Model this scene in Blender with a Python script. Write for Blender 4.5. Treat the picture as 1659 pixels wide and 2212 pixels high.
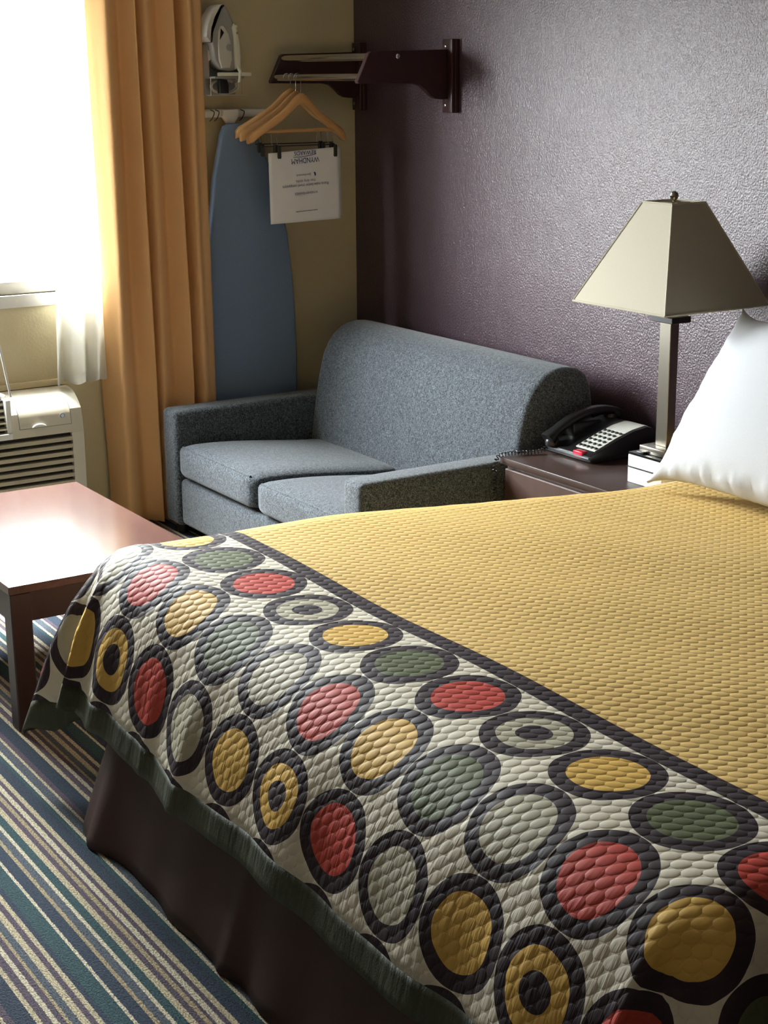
import bpy, bmesh, math, random
from mathutils import Vector, Matrix, noise

random.seed(7)
for o in list(bpy.data.objects):
    bpy.data.objects.remove(o)
SC = bpy.context.scene
COL = SC.collection

# ------------------------------------------------------------------ camera
YAW, PIT, ROL, FPX = 0.5663, 0.26955, 0.00716, 3419.8
CAM = Vector((-3.36, -5.479, 1.65))
fw = Vector((math.sin(YAW) * math.cos(PIT), math.cos(YAW) * math.cos(PIT), -math.sin(PIT)))
r0 = Vector((math.cos(YAW), -math.sin(YAW), 0))
d0 = fw.cross(r0)
rt = r0 * math.cos(ROL) + d0 * math.sin(ROL)
dn = fw.cross(rt)
cd = bpy.data.cameras.new('camera')
cam = bpy.data.objects.new('camera', cd)
COL.objects.link(cam)
cam.matrix_world = Matrix(((rt.x, -dn.x, -fw.x, CAM.x), (rt.y, -dn.y, -fw.y, CAM.y), (rt.z, -dn.z, -fw.z, CAM.z), (0, 0, 0, 1)))
cd.sensor_fit = 'HORIZONTAL'
cd.sensor_width = 36.0
cd.lens = FPX / 1659.0 * 36.0
cd.clip_start = 0.02
SC.camera = cam

# ------------------------------------------------------------------ world, light, exposure
SKY = 104.0
w = bpy.data.worlds.new('overcast_sky')
SC.world = w
w.use_nodes = True
bg = w.node_tree.nodes['Background']
bg.inputs[0].default_value = (0.95, 0.975, 1.0, 1)
bg.inputs[1].default_value = SKY
SC.view_settings.view_transform = 'Standard'
SC.view_settings.look = 'None'
SC.view_settings.exposure = 0.0
SC.view_settings.gamma = 1.0
SC.view_settings.use_curve_mapping = False
SC.cycles.max_bounces = 8
SC.cycles.diffuse_bounces = 5
SC.cycles.use_denoising = True
SC.cycles.sample_clamp_indirect = 12.0
sl = bpy.data.lights.new('sun', 'SUN')
sl.energy = 16.0
sl.angle = math.radians(3.0)
sl.color = (1.0, 0.95, 0.84)
so_ = bpy.data.objects.new('sun', sl)
so_.rotation_euler = Vector((0.10, -0.24, -1.0)).to_track_quat('-Z', 'Y').to_euler()
COL.objects.link(so_)
# window opening (world portal helps the daylight find the opening; it emits nothing itself)
WX0, WX1, WZ0, WZ1 = -2.40, -1.10, 0.90, 2.08
pl = bpy.data.lights.new('window_portal', 'AREA')
pl.shape = 'RECTANGLE'
pl.size = WX1 - WX0
pl.size_y = WZ1 - WZ0
pl.cycles.is_portal = True
po = bpy.data.objects.new('window_portal', pl)
po.location = ((WX0 + WX1) / 2, 0.16, (WZ0 + WZ1) / 2)
po.rotation_euler = (-math.pi / 2, 0, 0)
COL.objects.link(po)


# ------------------------------------------------------------------ helpers
def S2L(c):
    c /= 255.0
    return c / 12.92 if c <= 0.04045 else ((c + 0.055) / 1.055) ** 2.4


def rgb(r, g, b):
    return (S2L(r), S2L(g), S2L(b), 1.0)


class NT:
    def __init__(s, name):
        s.m = bpy.data.materials.new(name)
        s.m.use_nodes = True
        s.t = s.m.node_tree
        s.b = s.t.nodes['Principled BSDF']
        s.o = s.t.nodes['Material Output']

    def n(s, ty, **k):
        x = s.t.nodes.new(ty)
        for a, v in k.items():
            setattr(x, a, v)
        return x

    def set(s, sock, v):
        if hasattr(v, 'is_output'):
            s.t.links.new(v, sock)
        else:
            sock.default_value = v

    def ma(s, op, a, b=0.0, c=None):
        x = s.n('ShaderNodeMath', operation=op)
        s.set(x.inputs[0], a)
        s.set(x.inputs[1], b)
        if c is not None:
            s.set(x.inputs[2], c)
        return x.outputs[0]

    def mix(s, f, a, b, mode='MIX'):
        x = s.n('ShaderNodeMix', data_type='RGBA', blend_type=mode)
        s.set(x.inputs[0], f)
        s.set(x.inputs[6], a)
        s.set(x.inputs[7], b)
        return x.outputs[2]

    def co(s, kind='Object'):
        return s.n('ShaderNodeTexCoord').outputs[kind]

    def mapping(s, v, sc=(1, 1, 1), rot=(0, 0, 0)):
        x = s.n('ShaderNodeMapping')
        s.set(x.inputs['Vector'], v)
        x.inputs['Scale'].default_value = sc
        x.inputs['Rotation'].default_value = rot
        return x.outputs[0]

    def noise(s, v, scale, detail=2.0, rough=0.5, dist=0.0):
        x = s.n('ShaderNodeTexNoise')
        s.set(x.inputs['Vector'], v)
        x.inputs['Scale'].default_value = scale
        x.inputs['Detail'].default_value = detail
        x.inputs['Roughness'].default_value = rough
        x.inputs['Distortion'].default_value = dist
        return x.outputs['Fac']

    def ramp(s, f, stops, interp='LINEAR'):
        x = s.n('ShaderNodeValToRGB')
        cr = x.color_ramp
        cr.interpolation = interp
        while len(cr.elements) < len(stops):
            cr.elements.new(0.5)
        for e, (p, c) in zip(cr.elements, stops):
            e.position = p
            e.color = c
        s.set(x.inputs[0], f)
        return x.outputs[0]

    def bump(s, h, strength=0.3, dist=0.002, prev=None):
        x = s.n('ShaderNodeBump')
        x.inputs['Strength'].default_value = strength
        x.inputs['Distance'].default_value = dist
        s.set(x.inputs['Height'], h)
        if prev is not None:
            s.set(x.inputs['Normal'], prev)
        return x.outputs[0]

    def fin(s, col=None, rough=0.5, spec=0.5, metal=0.0, normal=None, **k):
        b = s.b
        if col is not None:
            s.set(b.inputs['Base Color'], col)
        s.set(b.inputs['Roughness'], rough)
        s.set(b.inputs['Specular IOR Level'], spec)
        s.set(b.inputs['Metallic'], metal)
        if normal is not None:
            s.set(b.inputs['Normal'], normal)
        for a, v in k.items():
            s.set(b.inputs[a.replace('_', ' ')], v)
        return s.m


def plain(name, col, rough=0.5, spec=0.5, metal=0.0, var=0.06, scale=30.0, bump=0.0, bscale=200.0, **k):
    t = NT(name)
    c = t.co()
    f = t.noise(c, scale, 3.0)
    dark = tuple(x * (1 - var) for x in col[:3]) + (1,)
    lite = tuple(min(1, x * (1 + var)) for x in col[:3]) + (1,)
    cc = t.mix(f, dark, lite)
    nm = t.bump(t.noise(c, bscale, 2.0), 1.0, bump) if bump else None
    return t.fin(cc, rough, spec, metal, nm, **k)


# --- materials
def mat_purple():
    t = NT('purple_wall_paint')
    c = t.co()
    h = t.noise(c, 150.0, 3.0, 0.55)
    h2 = t.noise(c, 6.0, 2.0)
    col = t.mix(h2, rgb(66, 50, 59), rgb(73, 56, 65))
    nm = t.bump(h, 0.75, 0.0035)
    nm = t.bump(h2, 0.35, 0.006, nm)
    return t.fin(col, 0.31, 0.46, 0, nm)


def mat_beige():
    t = NT('beige_wall_paint')
    c = t.co()
    h = t.noise(c, 95.0, 3.0, 0.55)
    col = t.mix(t.noise(c, 4.0), rgb(190, 177, 144), rgb(198, 185, 152))
    return t.fin(col, 0.5, 0.4, 0, t.bump(h, 0.5, 0.002))


def mat_carpet():
    t = NT('striped_carpet')
    c = t.co()
    sx = t.n('ShaderNodeSeparateXYZ')
    t.set(sx.inputs[0], c)
    x = sx.outputs[0]
    wob = t.ma('MULTIPLY', t.ma('SUBTRACT', t.noise(t.mapping(c, (60, 260, 1)), 1.0, 2.0), 0.5), 0.007)
    fx = t.ma('FRACT', t.ma('DIVIDE', t.ma('ADD', x, wob), 0.43))
    navy, teal, beige, plum, tan = rgb(70, 80, 95), rgb(70, 96, 100), rgb(214, 200, 168), rgb(108, 96, 108), rgb(190, 173, 140)
    grey, lt = rgb(102, 109, 118), rgb(228, 217, 190)
    seq = [(navy, 9), (beige, 3), (plum, 4), (lt, 3), (plum, 3), (tan, 2), (grey, 4), (beige, 4), (plum, 3), (beige, 3), (navy, 3),
           (teal, 9), (lt, 2), (navy, 7), (tan, 2), (grey, 5), (lt, 2), (teal, 5), (beige, 4), (plum, 3), (tan, 3), (plum, 2),
           (lt, 3), (plum, 3), (beige, 3), (navy, 8), (teal, 3), (lt, 2), (grey, 6), (beige, 2), (plum, 4)]
    tot = sum(a[1] for a in seq)
    p, st = 0.0, []
    for cl, wd in seq:
        st.append((p / tot, cl))
        p += wd
    col = t.ramp(fx, st, 'CONSTANT')
    tuft = t.noise(t.mapping(c, (300, 170, 1)), 1.0, 2.0, 0.7)
    col = t.mix(t.ramp(tuft, [(0.38, (0, 0, 0, 1)), (0.58, (1, 1, 1, 1))]), t.mix(0.62, col, rgb(46, 50, 58)), col)
    return t.fin(col, 0.95, 0.1, 0, t.bump(tuft, 1.0, 0.004))


def mat_wood(name, a, b, scale=(3, 60, 60), rough=0.3, coat=0.0, spec=0.5):
    t = NT(name)
    c = t.co()
    f = t.noise(t.mapping(c, scale), 1.0, 4.0, 0.6, 0.6)
    f2 = t.noise(t.mapping(c, tuple(q * 4 for q in scale)), 1.0, 2.0)
    col = t.mix(t.ma('ADD', t.ma('MULTIPLY', f, 0.75), t.ma('MULTIPLY', f2, 0.25)), a, b)
    return t.fin(col, rough, spec, 0, None, Coat_Weight=coat, Coat_Roughness=0.12)


def mat_tweed():
    t = NT('charcoal_tweed_upholstery')
    c = t.co()
    f = t.noise(t.mapping(c, (1, 1, 1)), 170.0, 2.0, 0.6, 1.8)
    f2 = t.noise(c, 9.0, 2.0)
    col = t.ramp(f, [(0.40, rgb(25, 28, 32)), (0.5, rgb(60, 66, 73)), (0.60, rgb(104, 112, 121))])
    col = t.mix(t.ma('MULTIPLY', f2, 0.25), col, rgb(70, 76, 82))
    return t.fin(col, 0.85, 0.2, 0, t.bump(f, 0.8, 0.0015), Sheen_Weight=0.25, Sheen_Roughness=0.5)


def mat_bedspread():
    t = NT('printed_matelasse_bedspread')
    uv = t.n('ShaderNodeUVMap', uv_map='UVMap').outputs[0]
    nz = t.n('ShaderNodeTexNoise')
    t.set(nz.inputs['Vector'], uv)
    nz.inputs['Scale'].default_value = 9.0
    sx = t.n('ShaderNodeSeparateXYZ')
    t.set(sx.inputs[0], uv)
    nc = t.n('ShaderNodeSeparateColor')
    t.set(nc.inputs[0], nz.outputs['Color'])
    S0, V0 = sx.outputs[0], sx.outputs[1]
    S = t.ma('ADD', S0, t.ma('MULTIPLY', t.ma('SUBTRACT', nc.outputs[0], 0.5), 0.012))
    V = t.ma('ADD', V0, t.ma('MULTIPLY', t.ma('SUBTRACT', nc.outputs[1], 0.5), 0.012))
    P = 0.187
    kf = t.ma('ADD', t.ma('DIVIDE', t.ma('ADD', V, 3.197), P), 0.5)
    k = t.ma('FLOOR', kf)
    fy = t.ma('MULTIPLY', t.ma('SUBTRACT', t.ma('SUBTRACT', kf, k), 0.5), P)
    rf = t.ma('ADD', t.ma('DIVIDE', t.ma('SUBTRACT', S, 1.857), P), 0.5)
    r = t.ma('FLOOR', rf)
    fx = t.ma('MULTIPLY', t.ma('SUBTRACT', t.ma('SUBTRACT', rf, r), 0.5), P)
    d = t.ma('SQRT', t.ma('ADD', t.ma('MULTIPLY', fx, fx), t.ma('MULTIPLY', fy, fy)))
    m = t.ma('FLOORED_MODULO', k, 4.0)
    rc = t.ma('MINIMUM', t.ma('MAXIMUM', r, 0.0), 3.0)
    idx = t.ma('DIVIDE', t.ma('ADD', t.ma('ADD', t.ma('MULTIPLY', rc, 4.0), m), 0.5), 16.0)
    G, Y, R, A = rgb(98, 104, 78), rgb(212, 172, 92), rgb(186, 76, 66), rgb(176, 170, 150)
    D, CR, YB = rgb(62, 52, 56), rgb(214, 206, 188), rgb(217, 183, 117)
    seq = [G, Y, A, R, R, A, G, Y, Y, Y, A, R, A, G, Y, R]
    inner = t.ramp(idx, [(i / 16.0, c) for i, c in enumerate(seq)], 'CONSTANT')
    W, K = (1, 1, 1, 1), (0, 0, 0, 1)
    ring = t.ramp(idx, [(0, K), (2 / 16.0, W), (3 / 16.0, K), (8 / 16.0, W), (9 / 16.0, K)], 'CONSTANT')
    col = t.mix(t.ma('LESS_THAN', d, 0.0928), CR, D)
    col = t.mix(t.ma('LESS_THAN', d, 0.0645), col, inner)
    col = t.mix(t.ma('MULTIPLY', t.ma('LESS_THAN', d, 0.031), ring), col, D)
    col = t.mix(t.ma('LESS_THAN', S0, 1.764), col, D)
    col = t.mix(t.ma('LESS_THAN', S0, 1.722), col, YB)
    # quilted fish-scale relief: two interleaved lattices of shallow domes
    a_ = t.ma('DIVIDE', t.ma('ADD', S0, V0), 0.0305 * 1.41421)
    b_ = t.ma('DIVIDE', t.ma('SUBTRACT', S0, V0), 0.0200 * 1.41421)
    row = t.ma('FLOOR', b_)
    fa = t.ma('SUBTRACT', t.ma('FRACT', t.ma('ADD', a_, t.ma('MULTIPLY', row, 0.5))), 0.5)
    fb = t.ma('SUBTRACT', t.ma('SUBTRACT', b_, row), 0.5)
    rr = t.ma('ADD', t.ma('MULTIPLY', fa, fa), t.ma('MULTIPLY', fb, fb))
    h = t.ma('POWER', t.ma('MAXIMUM', t.ma('SUBTRACT', 1.0, t.ma('DIVIDE', rr, 0.27)), 0.0), 0.6)
    pat = t.noise(uv, 14.0, 2.0)
    h = t.ma('MULTIPLY', h, t.ma('ADD', 0.55, t.ma('MULTIPLY', pat, 0.9)))
    nm = t.bump(h, 0.6, 0.0026)
    # creases running down the drop
    sep = t.n('ShaderNodeCombineXYZ')
    t.set(sep.inputs[0], t.ma('MULTIPLY', S0, 7.0))
    t.set(sep.inputs[1], t.ma('MULTIPLY', V0, 55.0))
    cre = t.noise(sep.outputs[0], 1.0, 3.0, 0.6, 0.4)
    side = t.ma('MINIMUM', t.ma('MAXIMUM', t.ma('MULTIPLY', t.ma('SUBTRACT', S0, 2.0), 6.0), 0.0), 1.0)
    nm = t.bump(t.ma('MULTIPLY', cre, side), 0.6, 0.006, nm)
    return t.fin(col, 0.6, 0.09, 0, nm)


def mat_cloth(name, a, rough=0.8, bump=0.001, scale=400.0, spec=0.2, streak=0.0, **k):
    t = NT(name)
    c = t.co()
    f = t.noise(c, scale, 2.0)
    col = t.mix(f, tuple(x * 0.85 for x in a[:3]) + (1,), tuple(min(1, x * 1.1) for x in a[:3]) + (1,))
    nm = t.bump(f, 0.6, bump)
    if streak:
        nm = t.bump(t.noise(t.mapping(c, (40, 40, 5)), 1.0, 3.0), 0.6, streak, nm)
    return t.fin(col, rough, spec, 0, nm, **k)


def mat_curtain(name, colour, trans, transp=0.0):
    t = NT(name)
    c = t.co()
    f = t.noise(t.mapping(c, (500, 500, 120)), 1.0, 2.0)
    col = t.mix(f, tuple(x * 0.9 for x in colour[:3]) + (1,), colour)
    t.fin(col, 0.9, 0.1, 0, t.bump(f, 0.4, 0.0008))
    tr = t.n('ShaderNodeBsdfTranslucent')
    t.set(tr.inputs[0], col)
    ms = t.n('ShaderNodeMixShader')
    ms.inputs[0].default_value = trans
    t.t.links.new(t.b.outputs[0], ms.inputs[1])
    t.t.links.new(tr.outputs[0], ms.inputs[2])
    last = ms.outputs[0]
    if transp:
        tp = t.n('ShaderNodeBsdfTransparent')
        m2 = t.n('ShaderNodeMixShader')
        m2.inputs[0].default_value = transp
        t.t.links.new(last, m2.inputs[1])
        t.t.links.new(tp.outputs[0], m2.inputs[2])
        last = m2.outputs[0]
    t.t.links.new(last, t.o.inputs[0])
    return t.m


def mat_glass():
    t = NT('window_glass')
    tp = t.n('ShaderNodeBsdfTransparent')
    tp.inputs[0].default_value = (0.96, 0.98, 0.97, 1)
    gl = t.n('ShaderNodeBsdfGlossy')
    gl.inputs['Roughness'].default_value = 0.02
    ms = t.n('ShaderNodeMixShader')
    lw = t.n('ShaderNodeLayerWeight')
    lw.inputs['Blend'].default_value = 0.5
    fac = t.ma('ADD', 0.03, t.ma('MULTIPLY', t.ma('POWER', lw.outputs['Facing'], 5.0), 0.6))
    t.set(ms.inputs[0], fac)
    t.t.links.new(tp.outputs[0], ms.inputs[1])
    t.t.links.new(gl.outputs[0], ms.inputs[2])
    t.t.links.new(ms.outputs[0], t.o.inputs[0])
    return t.m


M = {}
M['purple'] = mat_purple()
M['beige'] = mat_beige()
M['ceiling'] = plain('white_ceiling_paint', rgb(230, 226, 216), 0.8, 0.2, bump=0.002, bscale=120)
M['plum'] = plain('mid_beige_wall_paint', rgb(112, 100, 86), 0.5, 0.3, bump=0.002, bscale=150)
M['carpet'] = mat_carpet()
M['ground'] = plain('asphalt_ground', rgb(84, 83, 81), 0.9, 0.1)
M['mahog'] = mat_wood('mahogany_laminate_top', rgb(78, 53, 49), rgb(114, 84, 77), (40, 3, 40), 0.17, 0.0, 0.5)
M['mahog_d'] = mat_wood('dark_mahogany_laminate', rgb(46, 31, 30), rgb(66, 44, 41), (4, 40, 40), 0.4)
M['ns_top'] = mat_wood('walnut_laminate_top', rgb(50, 38, 35), rgb(72, 55, 49), (40, 3, 40), 0.33)
M['ns_side'] = mat_wood('walnut_laminate_side', rgb(62, 44, 39), rgb(86, 64, 56), (30, 30, 3), 0.45)
M['bracket'] = mat_wood('dark_cherry_wood', rgb(34, 20, 22), rgb(58, 28, 29), (20, 20, 4), 0.4)
M['tweed'] = mat_tweed()
M['spread'] = mat_bedspread()
M['hem'] = mat_cloth('dark_green_hem_fabric', rgb(66, 70, 54), 0.6, 0.001, 300, 0.25, 0.008)
M['skirt'] = mat_cloth('dark_brown_bed_skirt', rgb(70, 49, 45), 0.6, 0.0006, 600, 0.3)
M['mattress'] = mat_cloth('white_mattress_ticking', rgb(200, 198, 192))
M['linen'] = mat_cloth('white_cotton_pillowcase', rgb(196, 198, 203), 0.75, 0.0004, 700, 0.2)
M['curtain'] = mat_curtain('gold_drape_fabric', rgb(226, 180, 128), 0.05)
M['lining'] = mat_cloth('drape_lining', rgb(176, 160, 140))
M['sheer'] = mat_curtain('white_sheer_fabric', rgb(244, 244, 240), 0.6, 0.15)
M['glass'] = mat_glass()
M['frame'] = plain('white_window_frame', rgb(210, 208, 202), 0.4)
M['ptac'] = plain('warm_white_plastic', rgb(206, 200, 184), 0.38, 0.5, var=0.02)
M['ptac_s'] = plain('beige_slat_plastic', rgb(188, 180, 158), 0.45, var=0.02)
M['ptac_d'] = plain('dark_grille_cavity', rgb(40, 40, 40), 0.7)
M['grey_pl'] = plain('grey_badge_plastic', rgb(130, 130, 128), 0.35)
M['shade'] = mat_curtain('cream_linen_shade', rgb(186, 180, 164), 0.10)
M['steel'] = NT('brushed_steel').fin(rgb(150, 144, 134), 0.28, 0.5, 1.0)
M['chrome'] = NT('chrome').fin(rgb(205, 205, 205), 0.16, 0.5, 1.0)
M['black'] = plain('black_plastic', rgb(24, 24, 26), 0.34, 0.5)
M['blackg'] = plain('glossy_black_top', rgb(28, 28, 30), 0.12, 0.5)
M['white_pl'] = plain('white_plastic', rgb(226, 226, 224), 0.4, var=0.02)
M['keyplate'] = plain('silver_faceplate', rgb(196, 196, 188), 0.4, var=0.03)
M['key'] = plain('dark_key', rgb(30, 31, 34), 0.4)
M['red'] = plain('red_message_lamp', rgb(190, 24, 52), 0.25)
M['clear'] = plain('smoked_strip', rgb(92, 96, 100), 0.15)
M['board'] = mat_cloth('blue_ironing_cover', rgb(118, 138, 168), 0.85, 0.0008, 350)
M['wood_l'] = mat_wood('light_beech_wood', rgb(196, 148, 92), rgb(218, 170, 112), (6, 60, 60), 0.35)
M['paper'] = plain('white_paper', rgb(236, 236, 238), 0.7, 0.2, var=0.02)
M['ink'] = plain('blue_ink', rgb(30, 38, 108), 0.6, 0.2)
M['ink2'] = plain('grey_blue_ink', rgb(50, 56, 98), 0.6, 0.2)
M['iron_w'] = plain('white_iron_shell', rgb(196, 194, 186), 0.4, var=0.02)
M['iron_g'] = plain('grey_iron_shell', rgb(150, 150, 146), 0.4, var=0.03)
M['iron_t'] = plain('pale_handle_plastic', rgb(214, 212, 196), 0.4, var=0.02)
M['clipgrey'] = plain('grey_clip_metal', rgb(70, 72, 70), 0.35, 0.5, 0.6)


def newobj(name, me, mat, parent=None, smooth=30):
    o = bpy.data.objects.new(name, me)
    COL.objects.link(o)
    if mat is not None:
        me.materials.append(M[mat])
    if smooth:
        for p in me.polygons:
            p.use_smooth = True
        me.set_sharp_from_angle(angle=math.radians(smooth))
    if parent is not None:
        o.parent = parent
        o.matrix_parent_inverse = Matrix.Translation(parent.location).inverted()
    return o


def obj(name, bm, mat, parent=None, smooth=30):
    bmesh.ops.recalc_face_normals(bm, faces=bm.faces[:])
    me = bpy.data.meshes.new(name)
    bm.to_mesh(me)
    bm.free()
    return newobj(name, me, mat, parent, smooth)


def thing(name, label, cat, loc=(0, 0, 0), group=None):
    o = bpy.data.objects.new(name, None)
    o.empty_display_size = 0.05
    o.location = loc
    COL.objects.link(o)
    return tag(o, label, cat, group)


def tag(o, label, cat, group=None):
    o['label'] = label
    o['category'] = cat
    if group:
        o['group'] = group
    return o


def struct(o, label=None):
    o['kind'] = 'structure'
    if label:
        o['label'] = label
    return o


def box(lo, hi, bev=0.0, seg=2, bm=None):
    bm2 = bmesh.new()
    bmesh.ops.create_cube(bm2, size=1.0)
    for v in bm2.verts:
        v.co = Vector([(lo[i] + hi[i]) / 2 + v.co[i] * (hi[i] - lo[i]) for i in range(3)])
    if bev:
        bmesh.ops.bevel(bm2, geom=bm2.edges[:], offset=bev, segments=seg, affect='EDGES', profile=0.5)
    if bm is None:
        return bm2
    me = bpy.data.meshes.new('tmp')
    bm2.to_mesh(me)
    bm2.free()
    bm.from_mesh(me)
    bpy.data.meshes.remove(me)
    return bm


def prism(pts, axis, a, b, bev=0.0, seg=2):
    """outline extruded along an axis; pts are the two other coordinates in xyz order"""
    bm = bmesh.new()
    def P(p, t):
        q = list(p)
        q.insert('xyz'.index(axis), t)
        return Vector(q)
    v0 = [bm.verts.new(P(p, a)) for p in pts]
    v1 = [bm.verts.new(P(p, b)) for p in pts]
    n = len(pts)
    f0 = bm.faces.new(v0)
    f1 = bm.faces.new(v1[::-1])
    for i in range(n):
        bm.faces.new((v0[i], v0[(i + 1) % n], v1[(i + 1) % n], v1[i]))
    if bev:
        es = list(set(f0.edges[:] + f1.edges[:]))
        bmesh.ops.recalc_face_normals(bm, faces=bm.faces[:])
        bmesh.ops.bevel(bm, geom=es, offset=bev, segments=seg, affect='EDGES', profile=0.5)
    return bm


def tube(path, rad, n=10, bm=None, closed=False):
    if bm is None:
        bm = bmesh.new()
    path = [Vector(p) for p in path]
    rings = []
    up = None
    L = len(path)
    for i, p in enumerate(path):
        a = path[(i - 1) % L] if (closed or i > 0) else p
        b = path[(i + 1) % L] if (closed or i < L - 1) else p
        t = (b - a).normalized()
        if up is None:
            up = Vector((0, 0, 1)) if abs(t.z) < 0.9 else Vector((1, 0, 0))
        s = t.cross(up).normalized()
        up = s.cross(t).normalized()
        r = rad[i] if isinstance(rad, (list, tuple)) else rad
        rings.append([bm.verts.new(p + (s * math.cos(2 * math.pi * j / n) + up * math.sin(2 * math.pi * j / n)) * r) for j in range(n)])
    m = L if closed else L - 1
    for i in range(m):
        A, B = rings[i], rings[(i + 1) % L]
        for j in range(n):
            bm.faces.new((A[j], A[(j + 1) % n], B[(j + 1) % n], B[j]))
    if not closed:
        bm.faces.new(rings[0][::-1])
        bm.faces.new(rings[-1])
    return bm


def lathe(prof, c, axis='z', n=24):
    """prof: list of (radius, height)"""
    bm = bmesh.new()
    c = Vector(c)
    rings = []
    for r, h in prof:
        ring = []
        for j in range(n):
            a = 2 * math.pi * j / n
            u, v = r * math.cos(a), r * math.sin(a)
            q = {'z': (u, v, h), 'y': (u, h, v), 'x': (h, u, v)}[axis]
            ring.append(bm.verts.new(c + Vector(q)))
        rings.append(ring)
    for A, B in zip(rings, rings[1:]):
        for j in range(n):
            bm.faces.new((A[j], A[(j + 1) % n], B[(j + 1) % n], B[j]))
    bm.faces.new(rings[0][::-1])
    bm.faces.new(rings[-1])
    return bm


def grid(fn, nu, nv, uvfn=None):
    """open surface patch; fn(i, j) -> point"""
    bm = bmesh.new()
    vs = [[bm.verts.new(fn(i, j)) for j in range(nv)] for i in range(nu)]
    uvl = bm.loops.layers.uv.new('UVMap') if uvfn else None
    for i in range(nu - 1):
        for j in range(nv - 1):
            f = bm.faces.new((vs[i][j], vs[i + 1][j], vs[i + 1][j + 1], vs[i][j + 1]))
            if uvfn:
                for lp, (a, b) in zip(f.loops, ((i, j), (i + 1, j), (i + 1, j + 1), (i, j + 1))):
                    lp[uvl].uv = uvfn(a, b)
    return bm


def thicken(o, t, off=-1.0):
    m = o.modifiers.new('thickness', 'SOLIDIFY')
    m.thickness = t
    m.offset = off
    return o


def interp(tab, x):
    if x <= tab[0][0]:
        return tab[0][1:]
    for a, b in zip(tab, tab[1:]):
        if x <= b[0]:
            f = (x - a[0]) / (b[0] - a[0])
            return tuple(a[i] + (b[i] - a[i]) * f for i in range(1, len(a)))
    a, b = tab[-2], tab[-1]
    f = (x - a[0]) / (b[0] - a[0])
    return tuple(a[i] + (b[i] - a[i]) * f for i in range(1, len(a)))


def catmull(pts, n):
    """dense smooth polyline through points"""
    out = []
    P = [Vector(p) for p in pts]
    for i in range(len(P) - 1):
        p0 = P[i - 1] if i else P[0] * 2 - P[1]
        p1, p2 = P[i], P[i + 1]
        p3 = P[i + 2] if i + 2 < len(P) else p2 * 2 - p1
        for k in range(n):
            t = k / n
            out.append(0.5 * ((2 * p1) + (p2 - p0) * t + (2 * p0 - 5 * p1 + 4 * p2 - p3) * t * t + (3 * p1 - p0 - 3 * p2 + p3) * t ** 3))
    out.append(P[-1])
    return out


def smooth01(x):
    x = max(0.0, min(1.0, x))
    return x * x * (3 - 2 * x)


# ------------------------------------------------------------------ room shell
RX0, RY0, RZ = -4.9, -7.4, 2.6
struct(obj('floor', box((RX0 - .1, RY0 - .1, -0.1), (0.1, 0.12, 0)), 'carpet', None, 0), 'striped carpet in navy, teal, plum and beige')
struct(obj('ceiling', box((RX0 - .1, RY0 - .1, RZ), (0.1, 0.12, RZ + .1)), 'ceiling', None, 0))
struct(obj('wall_right', box((0, RY0, 0), (0.1, 0.12, RZ)), 'purple', None, 0), 'semi-gloss purple wall with orange-peel texture')
struct(obj('wall_left', box((RX0 - .1, RY0, 0), (RX0, 0.12, RZ)), 'plum', None, 0))
struct(obj('wall_back', box((RX0, RY0 - .1, 0), (0, RY0, RZ)), 'plum', None, 0))
bm = bmesh.new()
for lo, hi in (((RX0, 0, 0), (0, .12, WZ0)), ((RX0, 0, WZ1), (0, .12, RZ)), ((RX0, 0, WZ0), (WX0, .12, WZ1)), ((WX1, 0, WZ0), (0, .12, WZ1))):
    box(lo, hi, 0, 2, bm)
struct(obj('wall_far', bm, 'beige', None, 0), 'beige textured wall around the window')
struct(obj('ground_outside', box((-30, 0.5, -0.4), (26, 40, -0.3)), 'ground', None, 0))

# window: frame, mullion, sashes' panes, sill
win = bpy.data.objects.new('window_1', None)
win.location = ((WX0 + WX1) / 2, 0.06, WZ0)
COL.objects.link(win)
struct(win, 'bright window with white frame behind the sheer')
FW = 0.045
for nm, lo, hi in (('frame_rail', (WX0, .03, WZ0), (WX1, .10, WZ0 + FW)), ('frame_rail', (WX0, .03, WZ1 - FW), (WX1, .10, WZ1)),
                   ('frame_stile', (WX0, .03, WZ0 + FW), (WX0 + FW, .10, WZ1 - FW)), ('frame_stile', (WX1 - FW, .03, WZ0 + FW), (WX1, .10, WZ1 - FW)),
                   ('mullion', ((WX0 + WX1) / 2 - .025, .035, WZ0 + FW), ((WX0 + WX1) / 2 + .025, .095, WZ1 - FW))):
    obj(nm, box(lo, hi, 0.004), 'frame', win)
xm = (WX0 + WX1) / 2
obj('pane', box((WX0 + FW, .062, WZ0 + FW), (xm - .025, .067, WZ1 - FW)), 'glass', win, 0)
obj('pane', box((xm + .025, .062, WZ0 + FW), (WX1 - FW, .067, WZ1 - FW)), 'glass', win, 0)
obj('sill', box((WX0 - .03, -.008, WZ0 - .045), (WX1 + .03, .03, WZ0), 0.003), 'frame', win)
struct(obj('trim_1', box((-2.36, -.022, .563), (-1.26, 0, .585), 0.004), 'beige'), 'thin beige ledge above the wall air conditioner')

# ------------------------------------------------------------------ bed
XF, YF, YNE = -1.90, -2.29, -4.08      # lines where the cloth starts to turn over the foot, far and near edges
PROF = [(0, 0, 0), (.05, .048, .004), (.10, .095, .015), (.144, .137, .035), (.2, .178, .074), (.26, .208, .125), (.33, .238, .187), (.44, .268, .292), (.50, .282, .35)]
SIDE = [(0, 0, 0), (.05, .048, .005), (.10, .09, .022), (.144, .118, .05), (.2, .135, .10), (.33, .145, .228), (.50, .152, .398)]
FOLD = [(0, 0.0), (5, .018), (18, -.085), (30, -.05), (45, .07), (58, -.01), (74, -.09), (90, 0.0)]


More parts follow.
